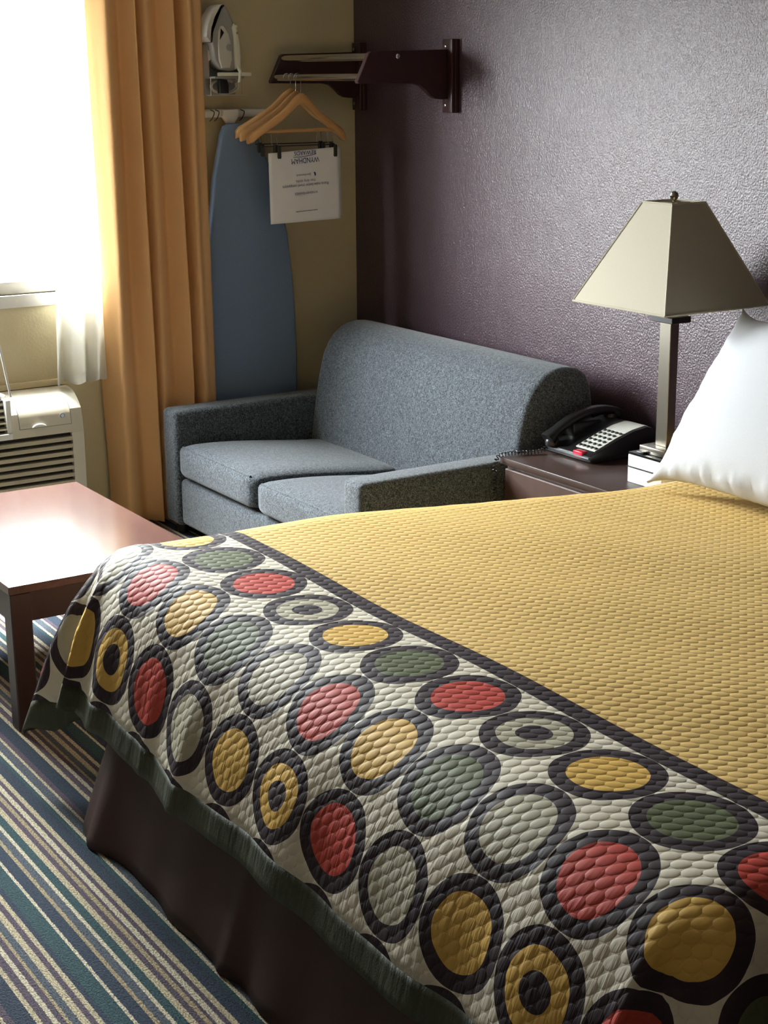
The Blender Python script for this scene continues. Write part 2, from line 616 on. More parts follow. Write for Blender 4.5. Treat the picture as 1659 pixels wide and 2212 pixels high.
def topz(x, y):
    t = smooth01((x + 1.5) / 1.0)
    cr = 0.006 * math.sin(x * 5.1 + 1.0) * math.sin(y * 4.3) + 0.003 * math.sin(x * 11 + y * 9)
    far = smooth01((y + 3.0) / 0.6) * smooth01((-x - 1.2) / 0.5)
    return 0.603 - 0.030 * t + cr * 0.6 + 0.013 * far


def foldf(th):
    pts = FOLD
    for a, b in zip(pts, pts[1:]):
        if th <= b[0]:
            f = smooth01((th - a[0]) / (b[0] - a[0]))
            return a[1] + (b[1] - a[1]) * f
    return 0.0


def drape(S, V):
    """cloth coordinates (metres along and across the spread) -> point on the bed"""
    ex = max(0.0, S + XF)
    yf = YF - 0.10 * smooth01((1.5 - S) / 1.0)     # the far edge runs a little closer to the nightstand at the foot
    if V > yf:
        ey, sg, y0 = V - yf, 1, yf
    elif V < YNE:
        ey, sg, y0 = YNE - V, -1, YNE
    else:
        ey, sg, y0 = 0.0, 0, V
    x0 = -S if ex == 0 else XF
    z0 = topz(x0, y0)
    if ex == 0 and ey == 0:
        return Vector((x0, y0, z0))
    r = math.hypot(ex, ey)
    th = math.degrees(math.atan2(ey, ex))
    oa, da = interp(PROF, r)
    ob, db = interp(SIDE, r)
    t = smooth01(max(0, (th - 35) / 55.0))
    o, d = oa + (ob - oa) * t, da + (db - da) * t
    k = smooth01(r / 0.5) * (r / 0.5)
    if ey > 0 and ex > 0:
        f = foldf(th) * k
        o += f
        d -= 0.55 * max(f, 0) - 0.15 * min(f, 0)
    if ex > 0:
        far = smooth01((V + 3.0) / 0.55)
        mid = math.exp(-((V + 3.3) / 0.42) ** 2)
        wt = smooth01(ex / 0.12) * (1 - smooth01((ex - .22) / .2))
        d += wt * (0.014 * mid - 0.016 * far)
    # loose waves down the drops
    kk = smooth01((r - 0.12) / 0.3)
    if ey == 0:
        wv = 0.012 * math.exp(-((V + 2.41) / 0.04) ** 2) - 0.010 * smooth01((V + 2.9) / .4)
        wv += 0.007 * math.exp(-((V + 2.66) / 0.022) ** 2) + 0.008 * math.exp(-((V + 2.84) / 0.025) ** 2)
        wv += 0.004 * math.sin(V * 17.0) + 0.003 * math.sin(V * 29.0 + 1.3)
        o += wv * kk
        d += 0.004 * kk * math.sin(V * 9.0 + 2.0)
    elif ex == 0:
        o += kk * (0.010 * math.sin(S * 14.0) + 0.006 * math.sin(S * 27.0))
    a = math.radians(th)
    return Vector((x0 - o * math.cos(a), y0 + sg * o * math.sin(a), max(0.02, z0 - d)))


def axis_vals(lo, hi, step, must):
    cuts = sorted(set([lo, hi] + must))
    out = []
    for a, b in zip(cuts, cuts[1:]):
        n = max(1, round((b - a) / step))
        out += [a + (b - a) * i / n for i in range(n)]
    return out + [cuts[-1]]


EXH, EXM = 0.44, 0.50
Ss = axis_vals(0.09, -XF + EXM, 0.017, [-XF, -XF + EXH])
Vs = axis_vals(YNE - EXM, YF + EXM, 0.017, [YNE - EXH, YNE, YF, YF + EXH])
spread = thing('bedspread', 'gold quilted bedspread with a border of red, green and grey printed circles', 'bedspread', (-1.1, -3.2, 0.6))
bmA, bmB = bmesh.new(), bmesh.new()
uA, uB = bmA.loops.layers.uv.new('UVMap'), bmB.loops.layers.uv.new('UVMap')
cacheA, cacheB = {}, {}
for i in range(len(Ss) - 1):
    for j in range(len(Vs) - 1):
        sm, vm = (Ss[i] + Ss[i + 1]) / 2, (Vs[j] + Vs[j + 1]) / 2
        hem = sm > -XF + EXH or vm > YF + EXH or vm < YNE - EXH
        bm_, ul, ch = (bmB, uB, cacheB) if hem else (bmA, uA, cacheA)
        idx = ((i, j), (i + 1, j), (i + 1, j + 1), (i, j + 1))
        vs = []
        for q in idx:
            if q not in ch:
                ch[q] = bm_.verts.new(drape(Ss[q[0]], Vs[q[1]]))
            vs.append(ch[q])
        f = bm_.faces.new(vs)
        for lp, q in zip(f.loops, idx):
            lp[ul].uv = (Ss[q[0]], Vs[q[1]])
c1 = obj('cover', bmA, 'spread', spread, 80)
c2 = obj('hem_band', bmB, 'hem', spread, 80)
c2['label'] = 'dark green hem band'
for c in (c1, c2):
    up = sum(p.normal.z for p in c.data.polygons)
    if up < 0:
        c.data.flip_normals()
    thicken(c, 0.006)

bed = thing('bed', 'king bed with brown bed skirt under the gold bedspread', 'bed', (-1.05, -3.2, 0))
obj('mattress', box((-1.99, -4.15, .30), (-.09, -2.285, .562), .06, 4), 'mattress', bed)
obj('box_spring', box((-1.96, -4.13, .12), (-.09, -2.31, .30), .02, 2), 'mattress', bed)


def skirt_pts():
    # plan outline of the skirt with the outward direction, far head corner -> foot -> near head corner
    out = []
    y1, y0, xf = -2.36, -4.10, -2.06
    n = 90
    for i in range(n):
        out.append((Vector((-.1 + (xf + .03 + .1) * i / n, y1, 0)), Vector((0, 1, 0))))
    for i in range(8):
        a = math.pi / 2 * i / 8
        out.append((Vector((xf + .03, y1 - .03, 0)) + Vector((-math.sin(a), math.cos(a), 0)) * .03, Vector((-math.sin(a), math.cos(a), 0))))
    for i in range(n):
        out.append((Vector((xf, y1 - .03 + (y0 - y1 + .06) * i / n, 0)), Vector((-1, 0, 0))))
    for i in range(8):
        a = math.pi / 2 * i / 8
        out.append((Vector((xf + .03, y0 + .03, 0)) + Vector((-math.cos(a), -math.sin(a), 0)) * .03, Vector((-math.cos(a), -math.sin(a), 0))))
    for i in range(n + 1):
        out.append((Vector((xf + .03 + (-.1 - xf - .03) * i / n, y0, 0)), Vector((0, -1, 0))))
    return out


SK = skirt_pts()


def skirt_fn(i, j):
    p, d = SK[i]
    t = j / 14.0
    z = 0.34 - 0.336 * t
    fl = (0.128 if abs(d.x) > .5 else 0.065) * t ** 0.8
    s = p.y if abs(d.x) > .7 else p.x
    wv = (0.005 * math.sin(s * 19) + 0.004 * math.sin(s * 31 + 1)) * t
    if abs(d.x) > .7:
        wv += t * (0.022 * math.exp(-((s + 2.44) / .05) ** 2) - 0.02 * math.exp(-((s + 2.60) / .07) ** 2) + .016 * math.exp(-((s + 3.06) / .03) ** 2))
    return p + d * (fl + wv) + Vector((0, 0, z))


thicken(obj('bed_skirt', grid(skirt_fn, len(SK), 15), 'skirt', bed, 60), 0.004)


# ------------------------------------------------------------------ pillows
def pillow(name, label, origin, ex, ey, L, Hh, T, seed, mat='linen'):
    """ex: along the length, ey: up the height; both unit vectors"""
    n = ex.cross(ey).normalized()
    nu, nv = 60, 44
    bm = bmesh.new()
    def P(u, v, sgn):
        a, b = abs(u), abs(v)
        pinch = 1 - 0.13 * (1 - a ** 9) * (b ** 2)      # long edges bow in a little
        pinch2 = 1 - 0.045 * (1 - b ** 6) * (a ** 2)
        x, y = u * L / 2 * pinch2, v * Hh / 2 * pinch
        th = T / 2 * ((1 - a ** 2.6) * (1 - b ** 2.6)) ** 0.42
        edge = smooth01(1 - min(1 - a, 1 - b) / 0.30)
        q = Vector((u * 9, v * 6, seed + sgn))
        wr = noise.noise(q) * 0.006 + noise.noise(Vector((u * 26, v * 3.5, seed * 2 + sgn))) * 0.014 * smooth01((-v - .25) / .6) + noise.noise(q * 2.3) * 0.0025
        th += wr * edge * (0.3 + min(1, th * 20)) * (1 if max(a, b) < .999 else 0)
        return origin + ex * x + ey * (y + Hh / 2) + n * sgn * max(th, 0.004)
    for sgn in (1, -1):
        vs = [[bm.verts.new(P(-1 + 2 * i / (nu - 1), -1 + 2 * j / (nv - 1), sgn)) for j in range(nv)] for i in range(nu)]
        for i in range(nu - 1):
            for j in range(nv - 1):
                bm.faces.new((vs[i][j], vs[i + 1][j], vs[i + 1][j + 1], vs[i][j + 1]))
    bmesh.ops.remove_doubles(bm, verts=bm.verts[:], dist=0.0005)
    be = [e for e in bm.edges if e.is_boundary]
    if be:
        bmesh.ops.bridge_loops(bm, edges=be)
    o = obj(name, bm, mat, None, 70)
    return tag(o, label, 'pillow', 'pillows at the head of the bed')


pv = Vector((0.308, 0, 0.418)).normalized()
pillow('pillow', 'plump white pillow propped up at the head of the bed beside the lamp', Vector((-.560, -2.86, .592)), Vector((0, -1, 0)), pv, .94, .545, .20, 3.1)
pv2 = Vector((0.14, 0, 0.50)).normalized()
pillow('pillow', 'second white pillow hidden behind the propped one, against the purple wall', Vector((-.28, -2.98, .59)), Vector((0, -1, 0)), pv2, .80, .36, .16, 8.4)

# ------------------------------------------------------------------ sofa
sofa = thing('loveseat', 'charcoal grey tweed loveseat with two seat cushions in the corner', 'sofa', (-.5, -.9, 0))
SY0, SY1, SXF = -.20, -1.60, -.975
ARMZ = .475


def arm(y0, y1):
    bm = box((SXF, min(y0, y1), .04), (-.20, max(y0, y1), ARMZ), .022, 4)
    return obj('arm', bm, 'tweed', sofa, 40)


arm(SY0, -.315)
arm(-1.488, SY1)
obj('front_panel', box((SXF + .008, -1.486, .05), (-.60, -.317, .226), .02, 3), 'tweed', sofa, 40)
obj('seat_base', box((-.93, -1.48, .05), (-.10, -.32, .20)), 'tweed', sofa, 40)


def cushion(y0, y1, dz):
    nx, ny, nz = 26, 30, 10
    xa, xb = SXF - .004, -.36
    def P(u, v, w):      # -1..1 each
        x = (xa + xb) / 2 + u * (xb - xa) / 2
        y = (y0 + y1) / 2 + v * (y1 - y0) / 2
        t = (u + 1) / 2
        ztop = .352 - .048 * smooth01((t - .05)) + dz + .012 * (1 - u * u) * (1 - v * v)
        z = .231 + (ztop - .231) * (w + 1) / 2
        return Vector((x, y, z))
    bm = bmesh.new()
    bmesh.ops.create_cube(bm, size=2.0)
    bmesh.ops.subdivide_edges(bm, edges=bm.edges[:], cuts=11, use_grid_fill=True)
    rr = .17
    for v in bm.verts:
        u, vv, w_ = v.co
        # soften the box corners into a superellipsoid-like cushion
        a = [u, vv, w_]
        hs = [(xb - xa) / 2, abs(y1 - y0) / 2, .06]
        rad = .034
        q = [a[k] * hs[k] for k in range(3)]
        c = [max(-(hs[k] - rad), min(hs[k] - rad, q[k])) for k in range(3)]
        dd = Vector([q[k] - c[k] for k in range(3)])
        if dd.length > 1e-6:
            dd = dd.normalized() * rad
        q = [c[k] + dd[k] for k in range(3)]
        v.co = P(q[0] / hs[0], q[1] / hs[1], q[2] / hs[2])
    o = obj('seat_cushion', bm, 'tweed', sofa, 70)
    # welted seam round the cushion front
    pts = []
    zt = .352 + dz - .012
    for k in range(15):
        t = k / 14
        pts.append((xa + .012, y0 + (y1 - y0) * (.06 + .88 * t), zt + .004))
    pb = bmesh.new()
    tube(pts, .004, 8, pb)
    obj('piping', pb, 'tweed', o, 60)
    return o


cushion(-.322, -.915, .006)
cushion(-.925, -1.484, -.004)
# tall rounded back: side profile swept along the wall
prof = [(-.408, .29), (-.398, .37), (-.386, .455), (-.368, .55), (-.348, .626), (-.325, .672), (-.299, .704), (-.270, .726), (-.239, .739), (-.20, .745), (-.166, .743), (-.13, .735), (-.10, .715), (-.08, .68), (-.07, .62), (-.065, .10), (-.38, .10)]
obj('backrest', prism(prof, 'y', -.30, -1.585, .028, 4), 'tweed', sofa, 50)
for x, y in ((-.93, -.25), (-.93, -1.55), (-.15, -.25), (-.15, -1.55)):
    obj('foot', lathe([(.02, 0), (.026, .045)], (x, y, 0), 'z', 14), 'black', sofa)

# ------------------------------------------------------------------ coffee table
tb = thing('coffee_table', 'low mahogany coffee table with a glossy top by the foot of the bed', 'table', (-1.83, -1.27, 0))
TX0, TX1, TY0, TY1, TZ = -2.114, -1.552, -1.738, -.80, .40
obj('table_top', box((TX0, TY0, TZ - .022), (TX1, TY1, TZ), .002, 1), 'mahog', tb)
LW = .056
for x in (TX0 + .004, TX1 - .004 - LW):
    for y in (TY0 + .004, TY1 - .004 - LW):
        obj('leg', box((x, y, 0), (x + LW, y + LW, TZ - .022), .003, 1), 'mahog_d', tb)
AZ = .298
obj('apron', box((TX0 + LW, TY0 + .010, AZ), (TX1 - LW, TY0 + .032, TZ - .022)), 'mahog_d', tb, 0)
obj('apron', box((TX0 + LW, TY1 - .032, AZ), (TX1 - LW, TY1 - .010, TZ - .022)), 'mahog_d', tb, 0)
obj('apron', box((TX0 + .010, TY0 + LW, AZ), (TX0 + .032, TY1 - LW, TZ - .022)), 'mahog_d', tb, 0)
obj('apron', box((TX1 - .032, TY0 + LW, AZ), (TX1 - .010, TY1 - LW, TZ - .022)), 'mahog_d', tb, 0)

# ------------------------------------------------------------------ nightstand
ns = thing('nightstand', 'dark walnut nightstand between the loveseat and the bed', 'nightstand', (-.24, -1.93, 0))
NX0, NY0, NY1, NZ = -.477, -2.235, -1.620, .50
obj('top', box((NX0, NY0, NZ - .022), (-.004, NY1, NZ), .003, 2), 'ns_top', ns)
obj('body', box((NX0 + .022, NY0 + .012, .06), (-.008, NY1 - .012, NZ - .022)), 'ns_side', ns, 0)
obj('plinth', box((NX0 + .06, NY0 + .03, 0), (-.02, NY1 - .03, .06)), 'black', ns, 0)
for z0, z1 in ((.29, .465), (.08, .28)):
    dr = obj('drawer', box((NX0 + .006, NY0 + .018, z0), (NX0 + .024, NY1 - .018, z1), .003, 1), 'ns_side', ns)
    ym, zm = (NY0 + NY1) / 2, (z0 + z1) / 2
    hb = tube([(NX0 + .006, ym - .05, zm), (NX0 - .016, ym - .045, zm), (NX0 - .016, ym + .045, zm), (NX0 + .006, ym + .05, zm)], .004, 8)
    obj('handle', hb, 'steel', dr)

# ------------------------------------------------------------------ lamp
lx, ly = -.285, -2.152
lamp = thing('table_lamp', 'brushed steel table lamp with a cream pyramid shade on the nightstand', 'lamp', (lx, ly, .5))
base = obj('base', box((-.357, -2.225, .50), (-.213, -2.08, .583), .003, 2), 'white_pl', lamp)
base['label'] = 'white boxy lamp base with a black top'
obj('base_seam', box((-.3585, -2.2265, .545), (-.2115, -2.0785, .549)), 'black', base, 0)
obj('base_top', box((-.357, -2.225, .583), (-.213, -2.08, .590), .001, 1), 'blackg', base)
obj('switch', box((-.348, -2.135, .590), (-.328, -2.105, .596), .002, 2), 'black', base)
obj('foot_plate', box((lx - .05, ly - .058, .590), (lx + .05, ly + .05, .612), .003, 2), 'steel', lamp)
obj('pole', box((lx - .016, ly - .026, .612), (lx + .016, ly + .02, .975), .0015, 1), 'steel', lamp)
obj('socket_plate', box((lx - .036, ly - .052, .972), (lx + .036, ly + .04, .990), .002, 1), 'black', lamp)
obj('harp_rod', tube([(lx, ly, .985), (lx, ly, 1.318)], .004, 8), 'steel', lamp)
sh = bmesh.new()
hb_, ht_, z0, z1 = .193, .061, 1.025, 1.304
rings = []
for h, z in ((hb_, z0), (ht_, z1)):
    rings.append([sh.verts.new((lx + a * h, ly + b * h, z)) for a, b in ((-1, -1), (1, -1), (1, 1), (-1, 1))])
for k in range(4):
    sh.faces.new((rings[0][k], rings[0][(k + 1) % 4], rings[1][(k + 1) % 4], rings[1][k]))
shade = thicken(obj('shade', sh, 'shade', lamp, 0), 0.003)
for h, z in ((hb_, z0), (ht_, z1)):
    pts = [(lx + a * h, ly + b * h, z) for a, b in ((-1, -1), (1, -1), (1, 1), (-1, 1))]
    bmr = bmesh.new()
    for a, b in zip(pts, pts[1:] + pts[:1]):
        tube([a, b], .0032, 6, bmr)
    obj('rim_binding', bmr, 'shade', shade)
bmr = bmesh.new()
for a, b in ((-1, -1), (1, -1), (1, 1), (-1, 1)):
    tube([(lx + a * hb_, ly + b * hb_, z0), (lx + a * ht_, ly + b * ht_, z1)], .0025, 6, bmr)
obj('edge_binding', bmr, 'shade', shade)
sp = bmesh.new()
tube([(lx - ht_, ly, z1 - .004), (lx + ht_, ly, z1 - .004)], .0025, 6, sp)
tube([(lx, ly - ht_, z1 - .004), (lx, ly + ht_, z1 - .004)], .0025, 6, sp)
obj('spider', sp, 'steel', shade)
obj('finial', lathe([(.003, 0), (.005, .004), (.004, .006), (.010, .012), (.0125, .020), (.010, .028), (.004, .032)], (lx, ly, 1.302), 'z', 18), 'steel', lamp)

# ------------------------------------------------------------------ telephone
ph = thing('telephone', 'black desk telephone with silver keypad plate on the nightstand', 'telephone', (-.19, -1.74, .5))
PX0, PX1, PY0, PY1 = -.315, -.055, -1.862, -1.640
side = [(PX0, .506), (PX0, .524), (-.27, .541), (-.20, .566), (-.14, .583), (-.09, .590), (-.07, .586), (-.055, .565), (-.055, .525), (-.10, .520), (-.115, .502), (-.30, .502)]
obj('body', prism(side, 'y', PY0, PY1, .004, 2), 'black', ph, 30)


def padz(x):
    return interp([(PX0, .524), (-.27, .541), (-.20, .566), (-.14, .583), (-.09, .590), (-.07, .586)], x)[0]


def slab(xs, y0, y1, h, bm=None):
    pts = [(x, padz(x) + h) for x in xs] + [(x, padz(x) - .001) for x in xs[::-1]]
    return prism(pts, 'y', y0, y1)


plate = obj('keypad_plate', slab([-.288, -.27, -.235, -.20, -.17], -1.850, -1.760, .0022), 'keyplate', ph)
obj('faceplate', slab([-.168, -.14, -.11, -.09, -.078], -1.850, -1.760, .0022), 'keyplate', ph)
km = None
for r_ in range(6):
    cols = 5 if r_ in (0, 5) else 4
    for c_ in range(cols):
        x = -.277 + r_ * .0195
        y = -1.768 - c_ * (.074 / (cols - 1)) * (1 if cols == 5 else .90)
        z = padz(x) + .002
        if km is None:
            kb = lathe([(.0068, 0), (.0064, .003), (.004, .0042)], (0, 0, 0), 'z', 12)
            bmesh.ops.scale(kb, vec=(.8, 1, 1), verts=kb.verts[:])
            ko = obj('key', kb, 'key', plate)
            km = ko.data
        else:
            ko = bpy.data.objects.new('key', km)
            COL.objects.link(ko)
            ko.parent = plate
            ko.matrix_parent_inverse = Matrix.Identity(4)
        # plate has its own parent inverse; work in world through the phone's location
        ko.matrix_parent_inverse = Matrix.Identity(4)
        ko.location = (x, y, z)
        ko.rotation_euler = (0, -math.atan2(.045, .13), 0)
obj('message_lamp', box((PX0 - .004, -1.826, .512), (PX0 + .022, -1.782, .5325), .003, 2), 'red', ph)
obj('front_strip', box((PX0 - .006, PY0 + .002, .515), (PX0 + .002, PY1 - .03, .521), .001, 1), 'clear', ph)
# handset lying along the left side of the body
hs = catmull([(-.330, -1.672, .545), (-.300, -1.672, .568), (-.245, -1.672, .596), (-.185, -1.672, .613), (-.125, -1.672, .618), (-.075, -1.672, .610), (-.050, -1.672, .592)], 5)
hb = bmesh.new()
prev = None
rings = []
for i, p in enumerate(hs):
    t = i / (len(hs) - 1)
    endk = max(smooth01(1 - t / .2), smooth01((t - .8) / .2))
    hw, hh = .019 + .007 * endk, .013 + .008 * endk
    a = hs[min(i + 1, len(hs) - 1)] - hs[max(i - 1, 0)]
    a.normalize()
    nrm = Vector((-a.z, 0, a.x))
    ring = []
    for k in range(14):
        an = 2 * math.pi * k / 14
        cx, sx = math.cos(an), math.sin(an)
        q = Vector((0, 1, 0)) * hw * math.copysign(abs(cx) ** .6, cx) + nrm * hh * math.copysign(abs(sx) ** .6, sx)
        ring.append(hb.verts.new(p + q))
    rings.append(ring)
for A, B in zip(rings, rings[1:]):
    for k in range(14):
        hb.faces.new((A[k], A[(k + 1) % 14], B[(k + 1) % 14], B[k]))
hb.faces.new(rings[0][::-1])
hb.faces.new(rings[-1])
hset = obj('handset', hb, 'black', ph, 40)
obj('mouthpiece', lathe([(.022, 0), (.023, .012), (.020, .020)], (-.312, -1.672, .525), 'z', 20), 'black', hset)
obj('earpiece', lathe([(.022, 0), (.023, .012), (.020, .020)], (-.075, -1.672, .580), 'z', 20), 'black', hset)
# cradle under the handset
obj('cradle', box((-.25, -1.70, .545), (-.13, -1.645, .590), .008, 2), 'black', ph)
# coiled cord
ctrl = catmull([(-.325, -1.672, .528), (-.345, -1.668, .513), (-.375, -1.660, .508), (-.41, -1.645, .508), (-.455, -1.632, .509), (-.487, -1.625, .502), (-.497, -1.622, .47), (-.498, -1.624, .42), (-.499, -1.628, .36)], 8)
cl = [0.0]
for a, b in zip(ctrl, ctrl[1:]):
    cl.append(cl[-1] + (b - a).length)
coil = []
turns, per = 30, 9
for k in range(turns * per + 1):
    d_ = cl[-1] * k / (turns * per)
    j = max(i for i in range(len(cl)) if cl[i] <= d_ + 1e-9)
    j = min(j, len(ctrl) - 2)
    f = (d_ - cl[j]) / max(1e-6, cl[j + 1] - cl[j])
    p = ctrl[j].lerp(ctrl[j + 1], f)
    tg = (ctrl[j + 1] - ctrl[j]).normalized()
    s1 = tg.cross(Vector((0.3, 0.9, 0.1))).normalized()
    s2 = tg.cross(s1)
    an = 2 * math.pi * k / per
    coil.append(p + (s1 * math.cos(an) + s2 * math.sin(an)) * .0065)
obj('coiled_cord', tube(coil, .0016, 5), 'black', ph, 60)

# ------------------------------------------------------------------ air conditioner
ac = thing('air_conditioner', 'white through-wall air conditioner under the window', 'air conditioner', (-1.79, -.09, .1))
AX0, AX1 = -2.32, -1.27
prof = [(-.002, .561), (-.04, .560), (-.078, .555), (-.10, .546), (-.119, .534), (-.14, .518), (-.156, .50), (-.166, .46), (-.172, .417), (-.150, .417), (-.150, .12), (-.002, .12)]
obj('body', prism(prof, 'x', AX0, AX1), 'ptac', ac, 25)
for x0, x1 in ((AX0, AX0 + .045), (AX1 - .045, AX1)):
    obj('side_frame', box((x0, -.175, .11), (x1, -.148, .418), .002, 1), 'ptac', ac)
obj('bottom_rail', box((AX0 + .045, -.175, .11), (AX1 - .045, -.148, .14), .002, 1), 'ptac', ac)
obj('grille_cavity', box((AX0 + .045, -.1535, .14), (AX1 - .045, -.1505, .416)), 'ptac_d', ac, 0)
sm = None
for k in range(10):
    z = .396 - k * .0268
    if sm is None:
        so = obj('slat', prism([(-.174, z - .006), (-.172, z - .009), (-.153, z + .002), (-.153, z + .006), (-.172, z + .005)], 'x', AX0 + .045, AX1 - .045), 'ptac_s', ac)
        sm = so.data
        z_first = z
    else:
        so = bpy.data.objects.new('slat', sm)
        COL.objects.link(so)
        so.parent = ac
        so.matrix_parent_inverse = Matrix.Translation(ac.location).inverted()
        so.location = (0, 0, z - z_first)


def acz(z, off):      # point on the curved front at height z, pushed out
    y = interp([(.417, -.172), (.46, -.166), (.50, -.156), (.518, -.14), (.534, -.119), (.546, -.10), (.555, -.078)], z)[0]
    return y - off


zs = [.449, .46, .472, .485, .50, .509, .518, .526, .534, .540, .546]
pts = [(acz(z, .0025), z) for z in zs] + [(acz(z, -.001), z) for z in zs[::-1]]
door = obj('control_door', prism(pts, 'x', -1.505, -1.315), 'ptac', ac, 40)
zs = [.4465] + zs
pts = [(acz(z, .0006), z) for z in zs] + [(acz(z, -.002), z) for z in zs[::-1]]
obj('door_gap', prism(pts, 'x', -1.508, -1.312), 'grey_pl', ac, 40)
hz = .452
hnd = prism([(-1.435 + .026 * math.cos(math.pi * k / 12), hz - .002 + .012 * math.sin(math.pi * k / 12)) for k in range(13)], 'y', acz(.455, .009), acz(.455, -.001), .002, 1)
obj('door_handle', hnd, 'white_pl', door)
obj('badge', lathe([(.0095, 0), (.0095, .003), (.0085, .004)], (-1.345, acz(.482, .005), .480), 'y', 24), 'grey_pl', door)
obj('badge_ring', lathe([(.0068, 0), (.006, .0012)], (-1.345, acz(.482, .0062), .480), 'y', 20), 'chrome', door)
# discharge grille with white deflector frame
VX0, VX1, VY = -2.05, -1.545, -.205
fr = [('vent_frame', (VX0, VY, .424), (VX1, -.155, .446)), ('vent_frame', (VX0, VY + .05, .560), (VX1, -.10, .575)),
      ('vent_frame', (VX1 - .018, VY + .004, .446), (VX1, -.10, .565)), ('vent_frame', (VX0, VY + .004, .446), (VX0 + .018, -.10, .565))]
for nm, lo, hi in fr:
    obj(nm, box(lo, hi, .002, 1), 'white_pl', ac)
obj('vent_cavity', box((VX0 + .018, -.172, .446), (VX1 - .018, -.10, .56)), 'ptac_d', ac, 0)
for k in range(5):
    z = .462 + k * .021
    obj('vent_louver', prism([(-.198 + k * .006, z - .004), (-.172, z), (-.172, z + .005), (-.198 + k * .006, z + .001)], 'x', VX0 + .018, VX1 - .018), 'ptac_s', ac)

# ------------------------------------------------------------------ curtains
def sheet(name, mat, top, bot, zt, zb, nz, label, cat, thick, seed, hemwave=0.0, smooth=70, deep=1):
    A, B = catmull(top, 7), catmull(bot, 7)
    def fn(i, j):
        t = j / (nz - 1)
        a, b = A[i], B[i]
        if deep != 1:      # pleats step a little further into the room towards the sofa
            a, b = [Vector((-1.152 + (q[0] + 1.152) * .963, -.082 - .058 * (q[0] + 1.15) / .45 + (q[1] + .115) * deep, 0)) for q in (a, b)]
        s = t ** 0.9
        x, y = a[0] + (b[0] - a[0]) * s, a[1] + (b[1] - a[1]) * s
        x += 0.004 * math.sin(t * 7 + i * .15 + seed) * t
        y += 0.005 * math.sin(t * 9 + i * .22 + seed * 2) * t
        z = zt + (zb - zt) * t + (hemwave * math.sin(i * .45 + seed) if j == nz - 1 else 0)
        return Vector((x, y, z))
    o = obj(name, grid(fn, len(A), nz), mat, None, smooth)
    thicken(o, thick, 0)
    return tag(o, label, cat)


ctop = [(-1.152, -.05, 0), (-1.140, -.075, 0), (-1.112, -.115, 0), (-1.082, -.150, 0), (-1.05, -.125, 0), (-1.022, -.095, 0), (-.995, -.135, 0), (-.985, -.155, 0), (-.972, -.09, 0), (-.962, -.085, 0), (-.938, -.135, 0),
        (-.905, -.118, 0), (-.872, -.092, 0), (-.846, -.135, 0), (-.838, -.148, 0), (-.815, -.085, 0), (-.803, -.080, 0), (-.778, -.142, 0), (-.745, -.120, 0), (-.712, -.115, 0), (-.704, -.102, 0)]
cbot = [(-1.12, -.06, 0), (-1.112, -.09, 0), (-1.100, -.125, 0), (-1.082, -.155, 0), (-1.04, -.135, 0), (-1.00, -.105, 0), (-.965, -.140, 0), (-.953, -.150, 0), (-.942, -.11, 0), (-.935, -.105, 0), (-.915, -.140, 0),
        (-.880, -.125, 0), (-.850, -.105, 0), (-.820, -.140, 0), (-.808, -.150, 0), (-.790, -.092, 0), (-.782, -.088, 0), (-.760, -.145, 0), (-.730, -.130, 0), (-.705, -.115, 0), (-.700, -.105, 0)]
sheet('drape_curtain', 'curtain', ctop, cbot, 2.42, 0.02, 60, 'gold floor-length drape pulled to the right of the window', 'curtain', .003, 1.0, deep=1.2)
stop = [(-1.235, -.055, 0), (-1.22, -.035, 0), (-1.205, -.06, 0), (-1.185, -.03, 0), (-1.165, -.06, 0), (-1.145, -.032, 0), (-1.12, -.055, 0), (-1.10, -.03, 0)]
sbot = [(-1.318, -.075, 0), (-1.285, -.040, 0), (-1.262, -.085, 0), (-1.232, -.105, 0), (-1.200, -.045, 0), (-1.170, -.090, 0), (-1.135, -.055, 0), (-1.098, -.060, 0)]
sheet('sheer_curtain', 'sheer', stop, sbot, 2.42, 0.575, 40, 'white sheer curtain hanging beside the drape over the window edge', 'curtain', .0015, 4.0, .005)
rodo = obj('curtain_rod', tube([(-3.25, -.09, 2.44), (-.62, -.09, 2.44)], .014, 12), 'steel')
tag(rodo, 'steel curtain rod above the window', 'curtain rod')
tag(obj('curtain_wand', tube([(-1.548, -.215, .578), (-1.57, -.212, .729), (-1.80, -.13, 2.42)], .004, 8), 'white_pl'), 'thin white draw wand hanging in front of the air conditioner', 'curtain wand')

# ------------------------------------------------------------------ closet rack
rk = thing('wall_rack', 'dark cherry wall shelf rack with two chrome rods above the loveseat', 'rack', (0, -.34, 1.52))
armo = [(0, 1.735), (-.352, 1.727), (-.360, 1.722), (-.407, 1.628), (-.404, 1.621), (-.18, 1.619), (-.150, 1.613), (-.125, 1.597), (-.105, 1.578), (-.085, 1.567), (-.06, 1.564), (0, 1.564)]
bkt = None
for y in (-.675, -.055):
    b_ = obj('bracket', prism([(p[0] - .018 if p[0] == 0 else p[0], p[1]) for p in armo], 'y', y - .011, y + .011, .002, 1), 'bracket', rk, 30)
    obj('wall_plate', box((-.020, y - .040, 1.517), (-.0005, y + .040, 1.770), .003, 2), 'bracket', b_)
    obj('plate_rib', box((-.034, y - .040, 1.517), (-.020, y - .012, 1.770), .003, 2), 'bracket', b_)
    for z in (1.542, 1.745):
        obj('screw', lathe([(.0065, 0), (.006, -.002), (.003, -.003)], (-.0205, y + .022, z), 'x', 14), 'chrome', b_)
obj('bolt', lathe([(.009, 0), (.009, -.004), (.006, -.007)], (-.244, -.686, 1.711), 'y', 18), 'chrome', rk)
obj('rod', tube([(-.350, -.664, 1.709), (-.350, -.066, 1.709)], .0125, 16), 'chrome', rk)
